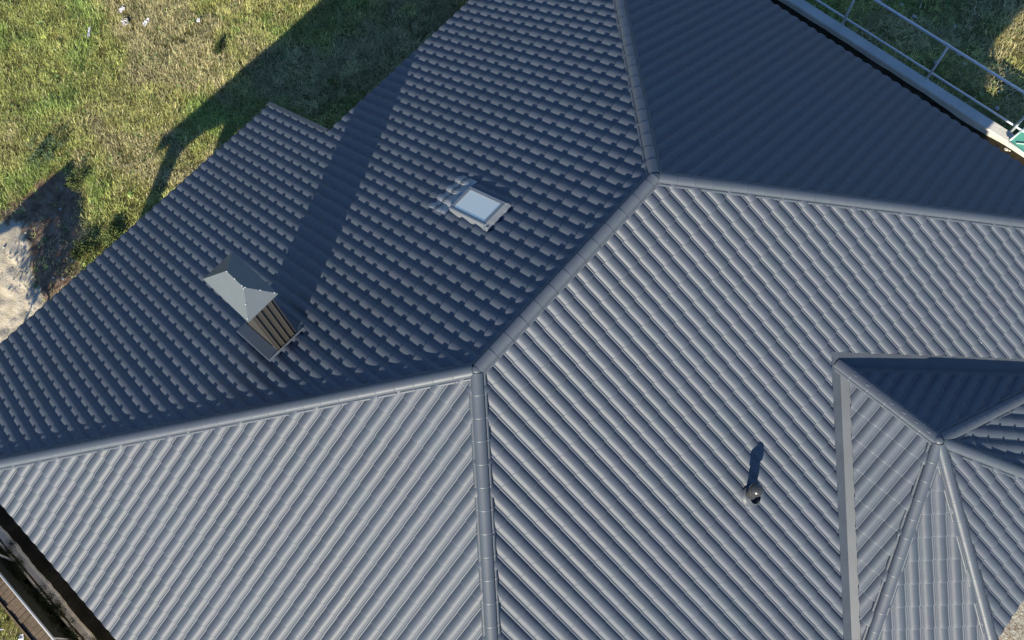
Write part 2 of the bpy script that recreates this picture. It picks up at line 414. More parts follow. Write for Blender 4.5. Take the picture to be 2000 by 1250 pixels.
# walls, terrace posts
OV = .97; ZG = -13.65
bm = bmesh.new()
ring = [(ED+OV, -ED*tD/tA-OV), (13.4, EA-OV), (13.4, -9.8+OV), (XW+rNE-OV+.3, -9.8+OV), (XW+rNE-OV, -10.28), (H2[0]-.35, H2[1]+OV), (H3[0]+.35, H3[1]+OV), (XW-rNE+OV, -10.28), (XW-rNE+OV-.3, -9.8+OV), (ED+OV, EC+OV)]
a = [bm.verts.new(V(x, y, ZG-.8)) for x, y in ring]; b = [bm.verts.new(V(x, y, -5.75)) for x, y in ring]
for i in range(len(ring)): bm.faces.new((a[i], a[(i+1) % len(ring)], b[(i+1) % len(ring)], b[i]))
part('wall', bm, M['render'], house)
for x in (-7.95, -4.2, -.5, 3.2):
    bm = bmesh.new(); box(bm, V(x-.22, EA1-.75, ZG-.5), V(x+.22, EA1-.31, -8.42), .01); part('terrace_post', bm, M['render'], house)
bm = bmesh.new(); box(bm, V(-8.1, EA1-.70, -8.75), V(3.4, EA1-.36, -8.45)); part('terrace_beam', bm, M['board'], house)
# soffit boards closing the overhang
bm = bmesh.new()
for poly in ([(ED+.1, -8.9), (ED+.1, 8.8), (ED+OV, 8.8), (ED+OV, -8.9)], [(EB-.1, -8.9), (EB-.1, 8.8), (13.4, 8.8), (13.4, -8.9)]):
    bm = bmesh.new(); vs = [bm.verts.new(V(x, y, -6.42)) for x, y in poly]; bm.faces.new(vs); part('soffit', bm, M['render'], house)

# ------------------------------------------------------------------ chimney
def roofpt(key, x, y, h=0.0): return Vector((x*K, y*K, pz(key, x, y)*K))+pnorm(key)*h
ch = empty('chimney'); ch.parent = house; ch.location = V(-2.07, 5.2, -3.3)-house.location
ch['label'] = 'sheet clad chimney with hipped cowl on the rear slope'
x0, x1, y0, y1 = -2.38, -1.76, 4.59, 5.85
bm = bmesh.new()
# ribbed cladding: walk round the plan with square ribs on the narrow faces
def ribs(p, q, n, d):
    out = []; p = Vector(p); q = Vector(q); t_ = (q-p); nn = Vector((t_.y, -t_.x)).normalized()
    for i in range(n):
        f0 = (i+.0)/n
        for f, h in ((.40, 0), (.42, -1), (.52, -1), (.54, 0)): out.append(p+t_*(f0+f/n)+nn*(d*h))
    return [p]+out+[q]
plan = ribs((x0, y0), (x1, y0), 4, -.03)+ribs((x1, y0), (x1, y1), 1, 0)[1:]+ribs((x1, y1), (x0, y1), 3, .035)[1:]+ribs((x0, y1), (x0, y0), 1, 0)[1:-1]
a = [bm.verts.new(V(p[0], p[1], pz('A', p[0], p[1])-.25)) for p in plan]; b = [bm.verts.new(V(p[0], p[1], -.13)) for p in plan]
for i in range(len(plan)): bm.faces.new((a[i], a[(i+1) % len(plan)], b[(i+1) % len(plan)], b[i]))
part('stack', bm, M['chim'], ch)
bm = bmesh.new()
cx0, cx1, cy0, cy1 = -2.50, -1.64, 4.47, 5.96
def frust(bm, a, za, b, zb):
    A = [bm.verts.new(V(x, y, za)) for x, y in a]; B = [bm.verts.new(V(x, y, zb)) for x, y in b]
    for i in range(len(A)): bm.faces.new((A[i], A[(i+1) % len(A)], B[(i+1) % len(B)], B[i]))
    return A, B
rc = lambda d: [(cx0+d, cy0+d), (cx1-d, cy0+d), (cx1-d, cy1-d), (cx0+d, cy1-d)]
A_, B_ = frust(bm, rc(.05), -.14, rc(.05), -.06); bm.faces.new(A_[::-1])
A_, B_ = frust(bm, rc(0), -.075, rc(0), -.01); bm.faces.new(A_[::-1])
E0 = [bm.verts.new(V(x, y, -.012)) for x, y in rc(-.012)]
R0, R1 = bm.verts.new(V(-2.07, 4.93, .44)), bm.verts.new(V(-2.07, 5.50, .44))
bm.faces.new((E0[0], E0[1], R0)); bm.faces.new((E0[1], E0[2], R1, R0)); bm.faces.new((E0[2], E0[3], R1)); bm.faces.new((E0[3], E0[0], R0, R1))
bm.faces.new(E0[::-1])
cowl = part('cowl', bm, M['capmetal'], ch)
# rivets along the seams of the cowl
for a_, b_ in (((cx0, cy0, 0), (-2.07, 4.93, .45)), ((cx1, cy0, 0), (-2.07, 4.93, .45)), ((-2.07, 4.93, .45), (-2.07, 5.5, .45))):
    for f in (.08, .5, .95):
        bm = bmesh.new(); p = V(*a_).lerp(V(*b_), f)+Vector((0, 0, .004)); lathe(bm, p, [(.009, 0), (.007, .006), (0, .008)], 8)
        part('rivet', bm, M['whitebar'], ch, True)
# base flashing lying over the rolls
bm = bmesh.new()
fl = [(-2.68, 4.47), (-1.58, 4.47), (-1.58, 6.08), (-2.68, 6.08)]; inn = [(x0, y0), (x1, y0), (x1, y1), (x0, y1)]
A_ = [bm.verts.new(roofpt('A', x, y, .078)) for x, y in fl]; B_ = [bm.verts.new(roofpt('A', x, y, .082)) for x, y in inn]; C_ = [bm.verts.new(roofpt('A', x, y, .17)) for x, y in [(x0-.02, y0-.02), (x1+.02, y0-.02), (x1+.02, y1+.02), (x0-.02, y1+.02)]]
D_ = [bm.verts.new(roofpt('A', x, y, .06)) for x, y in [(-2.70, 4.45), (-1.56, 4.45), (-1.56, 6.10), (-2.70, 6.10)]]
for X, Y in ((D_, A_), (A_, B_), (B_, C_)):
    for i in range(4): bm.faces.new((X[i], X[(i+1) % 4], Y[(i+1) % 4], Y[i]))
part('base_flashing', bm, M['tile'], ch)
bm = bmesh.new(); tube(bm, roofpt('A', -2.66, 4.47, .086), roofpt('A', -1.60, 4.47, .086), .004, 8); part('drip_edge', bm, M['trim'], ch, True)

# ------------------------------------------------------------------ skylight
sk = empty('skylight'); sk.parent = house; sk.location = V(3.4, 3.2, -2.0)-house.location
sk['label'] = 'roof window with pale glass on the rear slope'
sx0, sx1, sy0, sy1 = 3.00, 3.80, 2.52, 3.80
HT = .105
def rbox(bm, xa, xb, ya, yb, h0, h1, bev=.006):
    fs = hexa(bm, [roofpt('A', x, y, h) for h in (h0, h1) for x, y in ((xa, ya), (xb, ya), (xb, yb), (xa, yb))])
    if bev: bmesh.ops.bevel(bm, geom=list({e for f in fs for e in f.edges}), offset=bev, segments=2, affect='EDGES')
bm = bmesh.new(); w = .06
rbox(bm, sx0, sx0+w, sy0, sy1, .0, HT); rbox(bm, sx1-w, sx1, sy0, sy1, .0, HT)
rbox(bm, sx0+w+.004, sx1-w-.004, sy0+.002, sy0+w*1.4, .0, HT-.003); rbox(bm, sx0+w+.004, sx1-w-.004, sy1-w*1.2, sy1-.002, .0, HT-.003)
part('frame', bm, M['winframe'], sk)
bm = bmesh.new(); w2 = .03
for a_ in ((sx0+w, sx0+w+w2, sy0+w*1.4, sy1-w*1.2), (sx1-w-w2, sx1-w, sy0+w*1.4, sy1-w*1.2), (sx0+w+w2, sx1-w-w2, sy0+w*1.4, sy0+w*1.4+w2), (sx0+w+w2, sx1-w-w2, sy1-w*1.2-w2, sy1-w*1.2)):
    rbox(bm, *a_, .05, HT-.004, .003)
part('sash', bm, M['lead'], sk)
bm = bmesh.new(); rbox(bm, sx0+w+w2-.01, sx1-w-w2+.01, sy0+w*1.4+w2-.01, sy1-w*1.2-w2+.01, .05, HT-.010, 0)
part('pane', bm, M['glass'], sk)
# pale upstand flashing on the sunny sides
bm = bmesh.new()
def wavy(xa, ya, xb, yb, n, inner, outer, nx, ny, h_in, h_out):
    prev = None
    for i in range(n+1):
        f = i/n; x, y = xa+(xb-xa)*f, ya+(yb-ya)*f
        wob = .010*math.sin(f*17)+.004*math.sin(f*41+1)
        p1 = bm.verts.new(roofpt('A', x+nx*inner, y+ny*inner, h_in)); p2 = bm.verts.new(roofpt('A', x+nx*(outer*.6), y+ny*(outer*.6), h_in*.8))
        p3 = bm.verts.new(roofpt('A', x+nx*(outer+wob), y+ny*(outer+wob), h_out+.004*math.sin(f*23)))
        if prev: bm.faces.new((prev[0], p1, p2, prev[1])); bm.faces.new((prev[1], p2, p3, prev[2]))
        prev = (p1, p2, p3)
wavy(sx0-.08, sy0, sx1+.02, sy0, 30, .0, .11, 0, -1, .088, .055)
wavy(sx0, sy0-.11, sx0, sy1-.05, 30, .0, .08, -1, 0, .088, .055)
part('upstand_flashing', bm, M['lead'], sk, True)
# lead apron dressed over the rolls on the lower side
bm = bmesh.new(); rows = []
ROLLU = .337
for j in range(7):
    y = sy1+.02+.60*j/6; row = []
    for i in range(67):
        x = 2.80+1.25*i/66
        s = -x*K   # tile_bm's s axis on this slope runs along -x
        h = profile((s/ROLL) % 1)*(.9 if j > 0 else .3)+.043+.006*math.sin(i*1.7+j*2.3)
        if j == 6: h -= .012; y = sy1+.02+.60+.03*math.sin(i*.35)
        row.append(bm.verts.new(roofpt('A', x, y, h)))
    rows.append(row)
for a_, b_ in zip(rows, rows[1:]):
    for i in range(66): bm.faces.new((a_[i], a_[i+1], b_[i+1], b_[i]))
part('lead_apron', bm, M['apron'], sk, True)

# ------------------------------------------------------------------ vent pipe
vp = empty('vent_pipe'); vp.parent = house; vp.location = V(2.64, -5.95, -3.7)-house.location
vp['label'] = 'small dark round vent pipe on the large sunlit slope'
base = V(2.66, -5.93, pz('C', 2.66, -5.93))
bm = bmesh.new(); lathe(bm, base, [(.078, -.1), (.078, .45), (.07, .46)], 28); part('pipe', bm, M['pipe'], vp, True)
bm = bmesh.new(); lathe(bm, base, [(.09, .43), (.094, .44), (.094, .53), (.088, .56), (.07, .585), (.03, .60), (0, .603)], 28); part('cap', bm, M['pipe'], vp, True)
bm = bmesh.new(); nC = pnorm('C')
lathe(bm, base, [(.165, .04), (.16, .060), (.13, .066), (.115, .085), (.10, .13), (.088, .15)], 32, nC); part('collar', bm, M['trim'], vp, True)

# ------------------------------------------------------------------ ground
def inpoly(x, y, poly):
    c = False; n = len(poly)
    for i in range(n):
        xi, yi = poly[i]; xj, yj = poly[i-1]
        if (yi > y) != (yj > y) and x < (xj-xi)*(y-yi)/(yj-yi)+xi: c = not c
    return c
SAND = [(-14, 21), (-6.6, 20.8), (-5.4, 20.2), (-4.9, 19.7), (-5.2, 19.2), (-5.7, 18.2), (-6.2, 17.2), (-6.5, 16.2), (-6.9, 14.5), (-9, 14.2), (-15, 15), (-16, 17)]
EARTH = [(-6.8, 21.0), (-2.6, 20.7), (-2.6, 19.4), (-3.4, 18.2), (-4.2, 17.3), (-4.9, 16.2), (-5.8, 14), (-8.5, 14), (-7, 17)]
def gz(x, y):
    """ground height in layout units"""
    z = ZG+.10*noise.noise((x*.35, y*.35, 0))+.05*noise.noise((x*1.3, y*1.3, 3))
    if x < -4 and 14 < y < 21.5:
        w_ = min(1, (-4-x)/1.5)*min(1, (21.5-y)/1.2)
        z += w_*(.30+.08*noise.noise((x*1.1, y*1.1, 40))+.12*noise.noise((x*3.1, y*3.1, 41)))
    if -4.6 < x < -2 and 17 < y < 20.5: z -= .18*max(0, 1-math.hypot(x+3.4, (y-18.9)*.8)/1.3)
    if x > 20.62: z += 1.58-.75*min(1, max(0, x-22.3)/2.0)
    elif x > 13: z += 2.32*min(1, (x-13)/1.0)*max(0, min(1, (24-y)/10))
    if x > 20.62 and y > 12: z -= (1.58-.75*min(1, max(0, x-22.3)/2.0))*min(1, (y-12)/10)
    return z
def axis(lo, hi, step, far):
    core = list(np.arange(lo, hi+1e-6, step)); out = [hi]; d = step
    while out[-1] < far: d *= 1.35; out.append(out[-1]+d)
    neg = [lo]; d = step
    while neg[-1] > -far: d *= 1.35; neg.append(neg[-1]-d)
    return neg[:0:-1]+core+out[1:]
ax = axis(-15, 27, .14, 900); ay = axis(-17, 31, .14, 900)
gv = [(x*K, y*K, gz(x, y)*K) for y in ay for x in ax]
nx = len(ax); gf = [(j*nx+i, j*nx+i+1, (j+1)*nx+i+1, (j+1)*nx+i) for j in range(len(ay)-1) for i in range(nx-1)]
me = bpy.data.meshes.new('ground'); me.from_pydata(gv, [], gf)
ca = me.color_attributes.new('mask', 'FLOAT_COLOR', 'POINT')
def masks(x, y):
    wx = x+.35*noise.noise((x*1.1, y*1.1, 5))+.15*noise.noise((x*4, y*4, 8)); wy = y+.35*noise.noise((x*1.1, y*1.1, 9))+.15*noise.noise((x*4, y*4, 18))
    s = 1.0 if inpoly(wx, wy, SAND) else 0.0
    e = 1.0 if (not s and inpoly(wx, wy, EARTH)) else 0.0
    soil = 1.0 if (-13.2 < x < 20.4 and -14 < y < 14 and not (y > 13.2)) else 0.0
    pav = 1.0 if (y < -9.9 and x > 2) or (x < -12.9) else 0.0
    if x < -13.0 and y < 12: pav = 0
    return s, e, soil, pav
buf = []
for y in ay:
    for x in ax:
        buf.extend(masks(x, y) if (-30 < x < 40 and -30 < y < 40) else (0, 0, 0, 0))
ca.data.foreach_set('color', buf)
for p in me.polygons: p.use_smooth = True
gm = bpy.data.materials.new('ground'); gm.use_nodes = True
n = gm.node_tree.nodes; l = gm.node_tree.links; b = n['Principled BSDF']; b.inputs['Roughness'].default_value = .95; b.inputs['Specular IOR Level'].default_value = .15
tc = n.new('ShaderNodeTexCoord')
def nz(scale, det=8, rough=.6, off=0):
    x = n.new('ShaderNodeTexNoise'); x.inputs['Scale'].default_value = scale; x.inputs['Detail'].default_value = det; x.inputs['Roughness'].default_value = rough
    l.new(tc.outputs['Object'], x.inputs['Vector']); return x.outputs['Fac']
def ramp(f, stops):
    r = n.new('ShaderNodeValToRGB'); el = r.color_ramp.elements
    el[0].position, el[0].color = stops[0][0], (*stops[0][1], 1); el[1].position, el[1].color = stops[-1][0], (*stops[-1][1], 1)
    for p_, c_ in stops[1:-1]: e_ = el.new(p_); e_.color = (*c_, 1)
    l.new(f, r.inputs[0]); return r.outputs[0]
def mix(f, a_, b_):
    m_ = n.new('ShaderNodeMix'); m_.data_type = 'RGBA'; l.new(f, m_.inputs[0]); l.new(a_, m_.inputs[6]); l.new(b_, m_.inputs[7]); return m_.outputs[2]
at = n.new('ShaderNodeAttribute'); at.attribute_name = 'mask'; sp = n.new('ShaderNodeSeparateColor'); l.new(at.outputs['Color'], sp.inputs[0])
turf = ramp(nz(1.2), [(.3, (.09, .08, .035)), (.5, (.17, .16, .05)), (.7, (.27, .24, .11))])
sand = ramp(nz(2.5), [(.3, (.46, .40, .29)), (.55, (.60, .53, .41)), (.75, (.68, .61, .49))])
earth = ramp(nz(5), [(.3, (.10, .07, .05)), (.5, (.24, .16, .11)), (.7, (.36, .27, .2))])
soilc = ramp(nz(3), [(.3, (.018, .015, .009)), (.55, (.035, .029, .018)), (.75, (.08, .065, .045))])
vo = n.new('ShaderNodeTexVoronoi'); vo.feature = 'DISTANCE_TO_EDGE'; vo.inputs['Scale'].default_value = 11
wv = n.new('ShaderNodeMixRGB'); wv.blend_type = 'ADD'; wv.inputs[0].default_value = .18
nzv = n.new('ShaderNodeTexNoise'); nzv.inputs['Scale'].default_value = 8; l.new(tc.outputs['Object'], nzv.inputs['Vector'])
l.new(tc.outputs['Object'], wv.inputs[1]); l.new(nzv.outputs['Color'], wv.inputs[2]); l.new(wv.outputs[0], vo.inputs['Vector'])
pav = ramp(vo.outputs['Distance'], [(.0, (.20, .13, .08)), (.06, (.36, .33, .27)), (.25, (.46, .44, .37))])
c = mix(sp.outputs[2], turf, soilc); c = mix(sp.outputs[1], c, earth); c = mix(sp.outputs[0], c, sand); c = mix(at.outputs['Alpha'], c, pav)
l.new(c, b.inputs['Base Color'])
bp = n.new('ShaderNodeBump'); bp.inputs['Strength'].default_value = .7; bp.inputs['Distance'].default_value = .05
l.new(nz(14, 8, .7), bp.inputs['Height']); l.new(bp.outputs[0], b.inputs['Normal'])
ground = link('ground', me, gm); tag(ground, kind='structure')

# grass: bent blades in clumps, one mesh
def grass(name, regions, count, label, seed, lmin=.05, lmax=.17):
    rg = np.random.default_rng(seed); vs = []; fs = []; cols = []
    (xa, xb, ya, yb) = regions; nclump = count//9
    cx = rg.uniform(xa, xb, nclump); cy = rg.uniform(ya, yb, nclump)
    for x, y in zip(cx, cy):
        if y < 13.0 and -13.2 < x < 20.62: continue
        if 20.0 < x < 20.7: continue
        s, e, so, pv = masks(x, y)
        if s: 
            continue
        if e and rg.random() > .10: continue
        if pv and rg.random() > .05: continue
        dry = noise.noise((x*.33+4, y*.33, 1.5))+.35*noise.noise((x*1.2, y*1.2, 7)); dry = dry+.06
        lush = noise.noise((x*.5, y*.5, 20))
        bare = noise.noise((x*.9, y*.9, 31))
        if bare > .35 and rg.random() > .45: continue
        tall = 1.0+.9*max(0, lush)+ (.6 if rg.random() < .05 else 0)
        z = gz(x, y)
        base_h = rg.random()
        if dry > .22: c0 = (.52, .475, .26)
        elif dry > .03: c0 = (.48, .48, .19)
        elif lush > .15: c0 = (.34, .44, .13)
        else: c0 = (.42, .455, .15)
        f1 = rg.uniform(.72, 1.42)*(1+.55*noise.noise((x*2.2, y*2.2, 50))+.3*noise.noise((x*.8, y*.8, 60)))
        weed = rg.random() < .07 and noise.noise((x*.7, y*.7, 77)) > -.1
        if weed: c0 = (.24, .36, .12); tall = .8
        nb = 9; spread = .05*tall if not weed else .012
        for k in range(nb):
            px, py = x*K+rg.normal(0, spread), y*K+rg.normal(0, spread)
            L = rg.uniform(lmin, lmax)*tall; an = rg.uniform(0, 2*math.pi); lean = rg.uniform(.5, 1.45); w_ = rg.uniform(.003, .008) if not weed else rg.uniform(.010, .018)
            if weed: lean = rg.uniform(1.0, 1.45)
            dx, dy = math.cos(an), math.sin(an); ox, oy = -dy*w_, dx*w_
            h1 = L*.6*math.cos(lean*.6); r1 = L*.6*math.sin(lean*.6); h2 = h1+L*.4*math.cos(min(1.6, lean*1.4)); r2 = r1+L*.4*math.sin(min(1.6, lean*1.4))
            zz = z*K-.005; i0 = len(vs)
            vs += [(px-ox, py-oy, zz), (px+ox, py+oy, zz), (px+dx*r1+ox*.8, py+dy*r1+oy*.8, zz+h1), (px+dx*r1-ox*.8, py+dy*r1-oy*.8, zz+h1), (px+dx*r2, py+dy*r2, zz+h2)]
            fs += [(i0, i0+1, i0+2, i0+3), (i0+3, i0+2, i0+4)]
            f = f1*rg.uniform(.75, 1.25); dd = rg.random()
            cc = (.62, .56, .35) if dd < .07 else c0
            cols += [(cc[0]*f, cc[1]*f, cc[2]*f, 1)]*5
    me = bpy.data.meshes.new(name); me.from_pydata(vs, [], fs)
    a_ = me.color_attributes.new('leaf', 'FLOAT_COLOR', 'POINT'); a_.data.foreach_set('color', np.array(cols, dtype=np.float32).ravel())
    o = link(name, me, M['grass']); tag(o, label, 'grass', kind='stuff'); return o
grass('grass', (-9, 16, 13.0, 30.5), 330000, 'patchy green and dry grass behind the house', 3)
grass('grass', (-17, -13.6, 4, 12), 9000, 'thin grass outside the board walk in the lower left corner', 6)
grass('grass', (20.7, 30, -9, 8), 60000, 'sparse shaded grass beyond the concrete wall', 4)

# ------------------------------------------------------------------ retaining wall and railing
ZT = -11.05
bm = bmesh.new()
WX0, WX1 = 20.2, 20.63
pts = []
N = 80
ys = [12-30*i/N for i in range(N+1)]
rows = []
for y in ys:
    j = lambda s_: .02*noise.noise((y*1.5, s_, 2))
    rows.append([bm.verts.new(V(WX0-.06+j(1), y, -14.2)), bm.verts.new(V(WX0+j(2), y, ZT-.04)), bm.verts.new(V(WX0+.03+j(2), y, ZT+j(3)*.3)), bm.verts.new(V(WX1-.03, y, ZT+.01)), bm.verts.new(V(WX1, y, ZT-.03)), bm.verts.new(V(WX1, y, -14.2))])
for a_, b_ in zip(rows, rows[1:]):
    for i in range(5): bm.faces.new((a_[i], a_[i+1], b_[i+1], b_[i]))
wall = obj('concrete_wall', bm, M['concrete']); tag(wall, 'long grey concrete retaining wall carrying a steel tube railing', 'wall')
rail = empty('railing', V(20.57, -.8, ZT)); tag(rail, 'galvanised tube railing with two rails along the concrete wall top', 'railing')
PH = 2.2
for y in (11.4, 7.95, 4.5, 1.2, -2.4, -5.75, -9.2, -12.6):
    bm = bmesh.new(); tube(bm, V(20.57, y, ZT-.02), V(20.57, y, ZT+PH), .028, 10); part('post', bm, M['galv'], rail, True)
    bm = bmesh.new(); tube(bm, V(20.57, y, ZT), V(20.57, y, ZT+.03), .045, 12); part('base_plate', bm, M['galv'], rail)
for z, r_, xx in ((ZT+PH-.03, .03, 20.57), (ZT+.30, .024, 20.69)):
    bm = bmesh.new(); tube(bm, V(xx, 12, z), V(xx, -18, z), r_, 10); part('rail', bm, M['galv'], rail, True)

# green sheet hood on the wall at the frame edge
gh = empty('green_hood', V(20.2, -6, ZT)); tag(gh, 'green sheet metal hood with pale frame standing on the wall end', 'hood')
hq = [(20.1, -5.88, ZT+.16), (19.95, -6.9, ZT+.16), (20.75, -7.1, ZT+.28), (20.85, -6.02, ZT+.28)]
bm = bmesh.new(); hexa(bm, [V(*p) for p in hq]+[V(p[0], p[1], p[2]+.05) for p in hq]); part('sheet', bm, M['green'], gh)
for a_, b_ in ((0, 1), (1, 2), (2, 3), (3, 0)):
    bm = bmesh.new(); tube(bm, V(*hq[a_])+Vector((0, 0, .035)), V(*hq[b_])+Vector((0, 0, .035)), .02, 8); part('frame_bar', bm, M['palegreen'], gh, True)
m0 = [(hq[0][i]+hq[1][i])/2 for i in range(3)]; m1 = [(hq[3][i]+hq[2][i])/2 for i in range(3)]
for p in (hq[0], hq[1]):
    bm = bmesh.new(); tube(bm, V(p[0]+.12, p[1]-.05, ZT), V(p[0]+.12, p[1]-.05, p[2]), .02, 8); part('leg', bm, M['palegreen'], gh, True)
bm = bmesh.new(); tube(bm, V(20.15, -6.1, ZT+.26), V(20.7, -7.0, ZT+.36), .016, 8); part('brace', bm, M['palegreen'], gh, True)

# ------------------------------------------------------------------ left foreground: kerb, fence, boards, shrubs
bm = bmesh.new(); rows = []
for i in range(91):
    y = 13-15*i/90; w1 = .025*noise.noise((y*.9, 3, 3))+.035*noise.noise((y*3.5, 1, 3)); w2 = .02*noise.noise((y*2.5, 7, 3))
    rows.append([bm.verts.new(V(-12.12+w1, y, -14.1)), bm.verts.new(V(-12.13+w1, y, -13.44)), bm.verts.new(V(-12.16+w1, y, -13.41)), bm.verts.new(V(-12.33+w2, y, -13.41)), bm.verts.new(V(-12.34+w2, y, -14.0))])
for a_, b_ in zip(rows, rows[1:]):
    for i in range(4): bm.faces.new((a_[i], a_[i+1], b_[i+1], b_[i]))
kerb = obj('kerb', bm, M['kerb']); tag(kerb, 'low worn beige concrete kerb in the lower left corner', 'kerb')
bm = bmesh.new(); box(bm, V(-12.43, -2, -13.9), V(-12.40, 13, -13.30)); st = obj('edging_strip', bm, M['kerb']); tag(st, 'thin pale edging strip beside the beige kerb', 'edging')
fen = empty('fence', V(-12.57, 6, ZG)); tag(fen, 'low dark fence with a white tube top rail in the lower left corner', 'fence')
FX, FZ = -12.60, -12.0
bm = bmesh.new(); tube(bm, V(FX, -1, FZ), V(FX, 11.5, FZ), .022, 10); part('top_rail', bm, M['whitebar'], fen, True)
for y in (-.5, 3.1, 6.7, 10.9):
    bm = bmesh.new(); tube(bm, V(FX, y, -13.9), V(FX, y, FZ), .02, 8); part('post', bm, M['whitebar'], fen, True)
bm = bmesh.new(); box(bm, V(FX-.05, -1, -13.9), V(FX-.02, 11.5, FZ-.06)); part('panel', bm, M['darkboard'], fen)
bm = bmesh.new(); tube(bm, V(-12.62, 10.75, -12.1), V(-12.41, 9.95, -13.3), .024, 8); part('brace', bm, M['whitebar'], fen, True)
dk = empty('board_walk', V(-13.2, 6, -13.6)); tag(dk, 'narrow walk of brown timber boards outside the white railed fence', 'boardwalk')
bm = bmesh.new()
for i in range(60):
    y = 12.5-.2*i; box(bm, V(-13.46, y-.185+random.uniform(-.01, .01), -13.75), V(-13.0, y, -13.5+random.uniform(-.02, .02)))
part('boards', bm, M['board'], dk)
bm = bmesh.new(); box(bm, V(-13.55, .4, -13.9), V(-13.50, 12.5, -13.45)); part('edge_beam', bm, M['board'], dk)

def shrub(loc, R, n_, label, green=(.05, .08, .025), group=None, name='shrub', tall=1.0, leaf=.03):
    t_ = empty(name, V(*loc)); tag(t_, label, 'shrub', group)
    bs = V(*loc); vs = []; fs = []; cols = []; bm = bmesh.new()
    for k in range(7):
        an = random.uniform(0, 6.28); e_ = bs+Vector((math.cos(an)*R*.7, math.sin(an)*R*.7, R*random.uniform(.7, 1.2)*tall)); tube(bm, bs-Vector((0, 0, .03)), e_, .007, 6, .002)
    part('stem', bm, M['bark'], t_)
    cl = [Vector((random.gauss(0, R*.42), random.gauss(0, R*.42), abs(random.gauss(R*.6*tall, R*.3)))) for _ in range(14)]
    for i in range(n_):
        c_ = random.choice(cl); p = c_+Vector([random.gauss(0, R*.16) for _ in range(3)])
        if p.z < 0: p.z = -p.z
        d1 = Vector([random.gauss(0, 1) for _ in range(3)]).normalized(); d2 = d1.orthogonal().normalized()
        s_ = leaf*random.uniform(.6, 1.4); i0 = len(vs)
        vs += [tuple(p), tuple(p+d1*s_*.5+d2*s_*.3), tuple(p+d1*s_), tuple(p+d1*s_*.5-d2*s_*.3)]; fs.append((i0, i0+1, i0+2, i0+3))
        f = random.uniform(.6, 1.5); cols += [(green[0]*f, green[1]*f, green[2]*f, 1)]*4
    me = bpy.data.meshes.new('foliage'); me.from_pydata(vs, [], fs); a_ = me.color_attributes.new('leaf', 'FLOAT_COLOR', 'POINT'); a_.data.foreach_set('color', np.array(cols, dtype=np.float32).ravel())
    link('foliage', me, M['leaf'], t_)
    return t_
for i, y in enumerate((10.3, 9.8, 9.3, 8.8, 8.3, 7.8, 7.3, 6.8, 6.3)):
    shrub((-12.50, y+random.uniform(-.15, .15), -13.5), random.uniform(.22, .33), 1700, 'dark shrub in the row between the beige kerb and the low fence', green=(.035, .05, .02), group='shrubs along the fence', tall=random.uniform(1.0, 1.7), leaf=.022)
shrub((5.2, 20.0, ZG), .22, 900, 'small round dark green shrub alone in the sunny grass', green=(.035, .06, .02))
shrub((-4.6, 15.9, ZG), .30, 1300, 'leafy weed clump between the sand and the rear eave', green=(.10, .13, .04), leaf=.045)
shrub((-3.0, 16.8, ZG), .28, 1300, 'leafy weed clump right of the shaded brown earth', green=(.11, .15, .05), leaf=.045)
shrub((-4.0, 17.0, ZG), .30, 1300, 'leafy weed clump on the shaded brown earth near the eave', green=(.09, .12, .04), leaf=.04)
shrub((-2.5, 19.6, ZG), .26, 1100, 'leafy weed clump at the right edge of the pointed shadow', green=(.12, .15, .05), leaf=.035)
shrub((-2.6, 21.6, ZG), .35, 1300, 'bluish green weed clump above the roof shaped shadow', green=(.10, .15, .08), leaf=.04)

# litter and stones
def scrap(loc, sx_, sy_, rot_, label, m='plastic', name='plastic_scrap'):
    bm = bmesh.new(); g_ = 8; grid = []
    for j in range(g_):
        for i in range(g_):
            u_, v_ = i/(g_-1)-.5, j/(g_-1)-.5; rr = 1-.35*noise.noise((u_*3+loc[0], v_*3, loc[1]))
            grid.append(bm.verts.new(Vector((u_*sx_*rr, v_*sy_*rr*(1-.5*abs(u_)), .035+.05*noise.noise((u_*5+loc[0], v_*5, 4))+.02*random.random()))))
    for j in range(g_-1):
        for i in range(g_-1): bm.faces.new((grid[j*g_+i], grid[j*g_+i+1], grid[(j+1)*g_+i+1], grid[(j+1)*g_+i]))
    o = obj(name, bm, M[m]); o.location = V(*loc)+Vector((0, 0, .05)); o.rotation_euler = (0, 0, rot_); tag(o, label, 'litter'); return o
scrap((4.02, 23.31, ZG), .26, .13, .3, 'white crumpled plastic scrap, largest in the upper grass')
scrap((3.45, 24.0, ZG), .22, .20, 1.2, 'pinkish pale flat scrap left of the white plastic', m='stone', name='pale_scrap')
scrap((5.52, 21.71, ZG), .13, .10, .9, 'small bright white scrap alone right of the other litter')
scrap((2.12, 24.74, ZG), .34, .06, .75, 'long thin pale scrap lying in the upper left grass')
scrap((3.75, 24.6, ZG), .16, .12, .2, 'small pale scrap above the pinkish one')
scrap((-13.75, 7.9, ZG), .25, .12, 1.0, 'pale crumpled sheet on the ground outside the board walk', m='plastic')
scrap((-14.1, 8.8, ZG), .3, .05, 2.3, 'thin pale strip on the ground outside the board walk', m='plastic')
def stone(loc, r, label, group):
    bm = bmesh.new(); bmesh.ops.create_icosphere(bm, subdivisions=2, radius=r)
    for v in bm.verts: v.co *= 1+.35*noise.noise(v.co*9/r*.1+Vector(loc)); v.co.z *= .6
    o = obj('stone', bm, M['stone'], smooth=True); o.location = V(*loc); tag(o, label, 'stone', group)
G1 = 'pale stones in the shaded grass beyond the railing'
for i, (x, y) in enumerate(((23.6, 1.0), (24.1, .3), (23.9, -.4), (23.0, -3.0), (23.3, -2.6), (24.6, -1.8), (22.2, -2.2), (22.6, -4.6), (21.9, -4.9))):
    stone((x, y, gz(x, y)+.05), random.uniform(.03, .07), 'pale stone lying in the grass beyond the railing', G1)
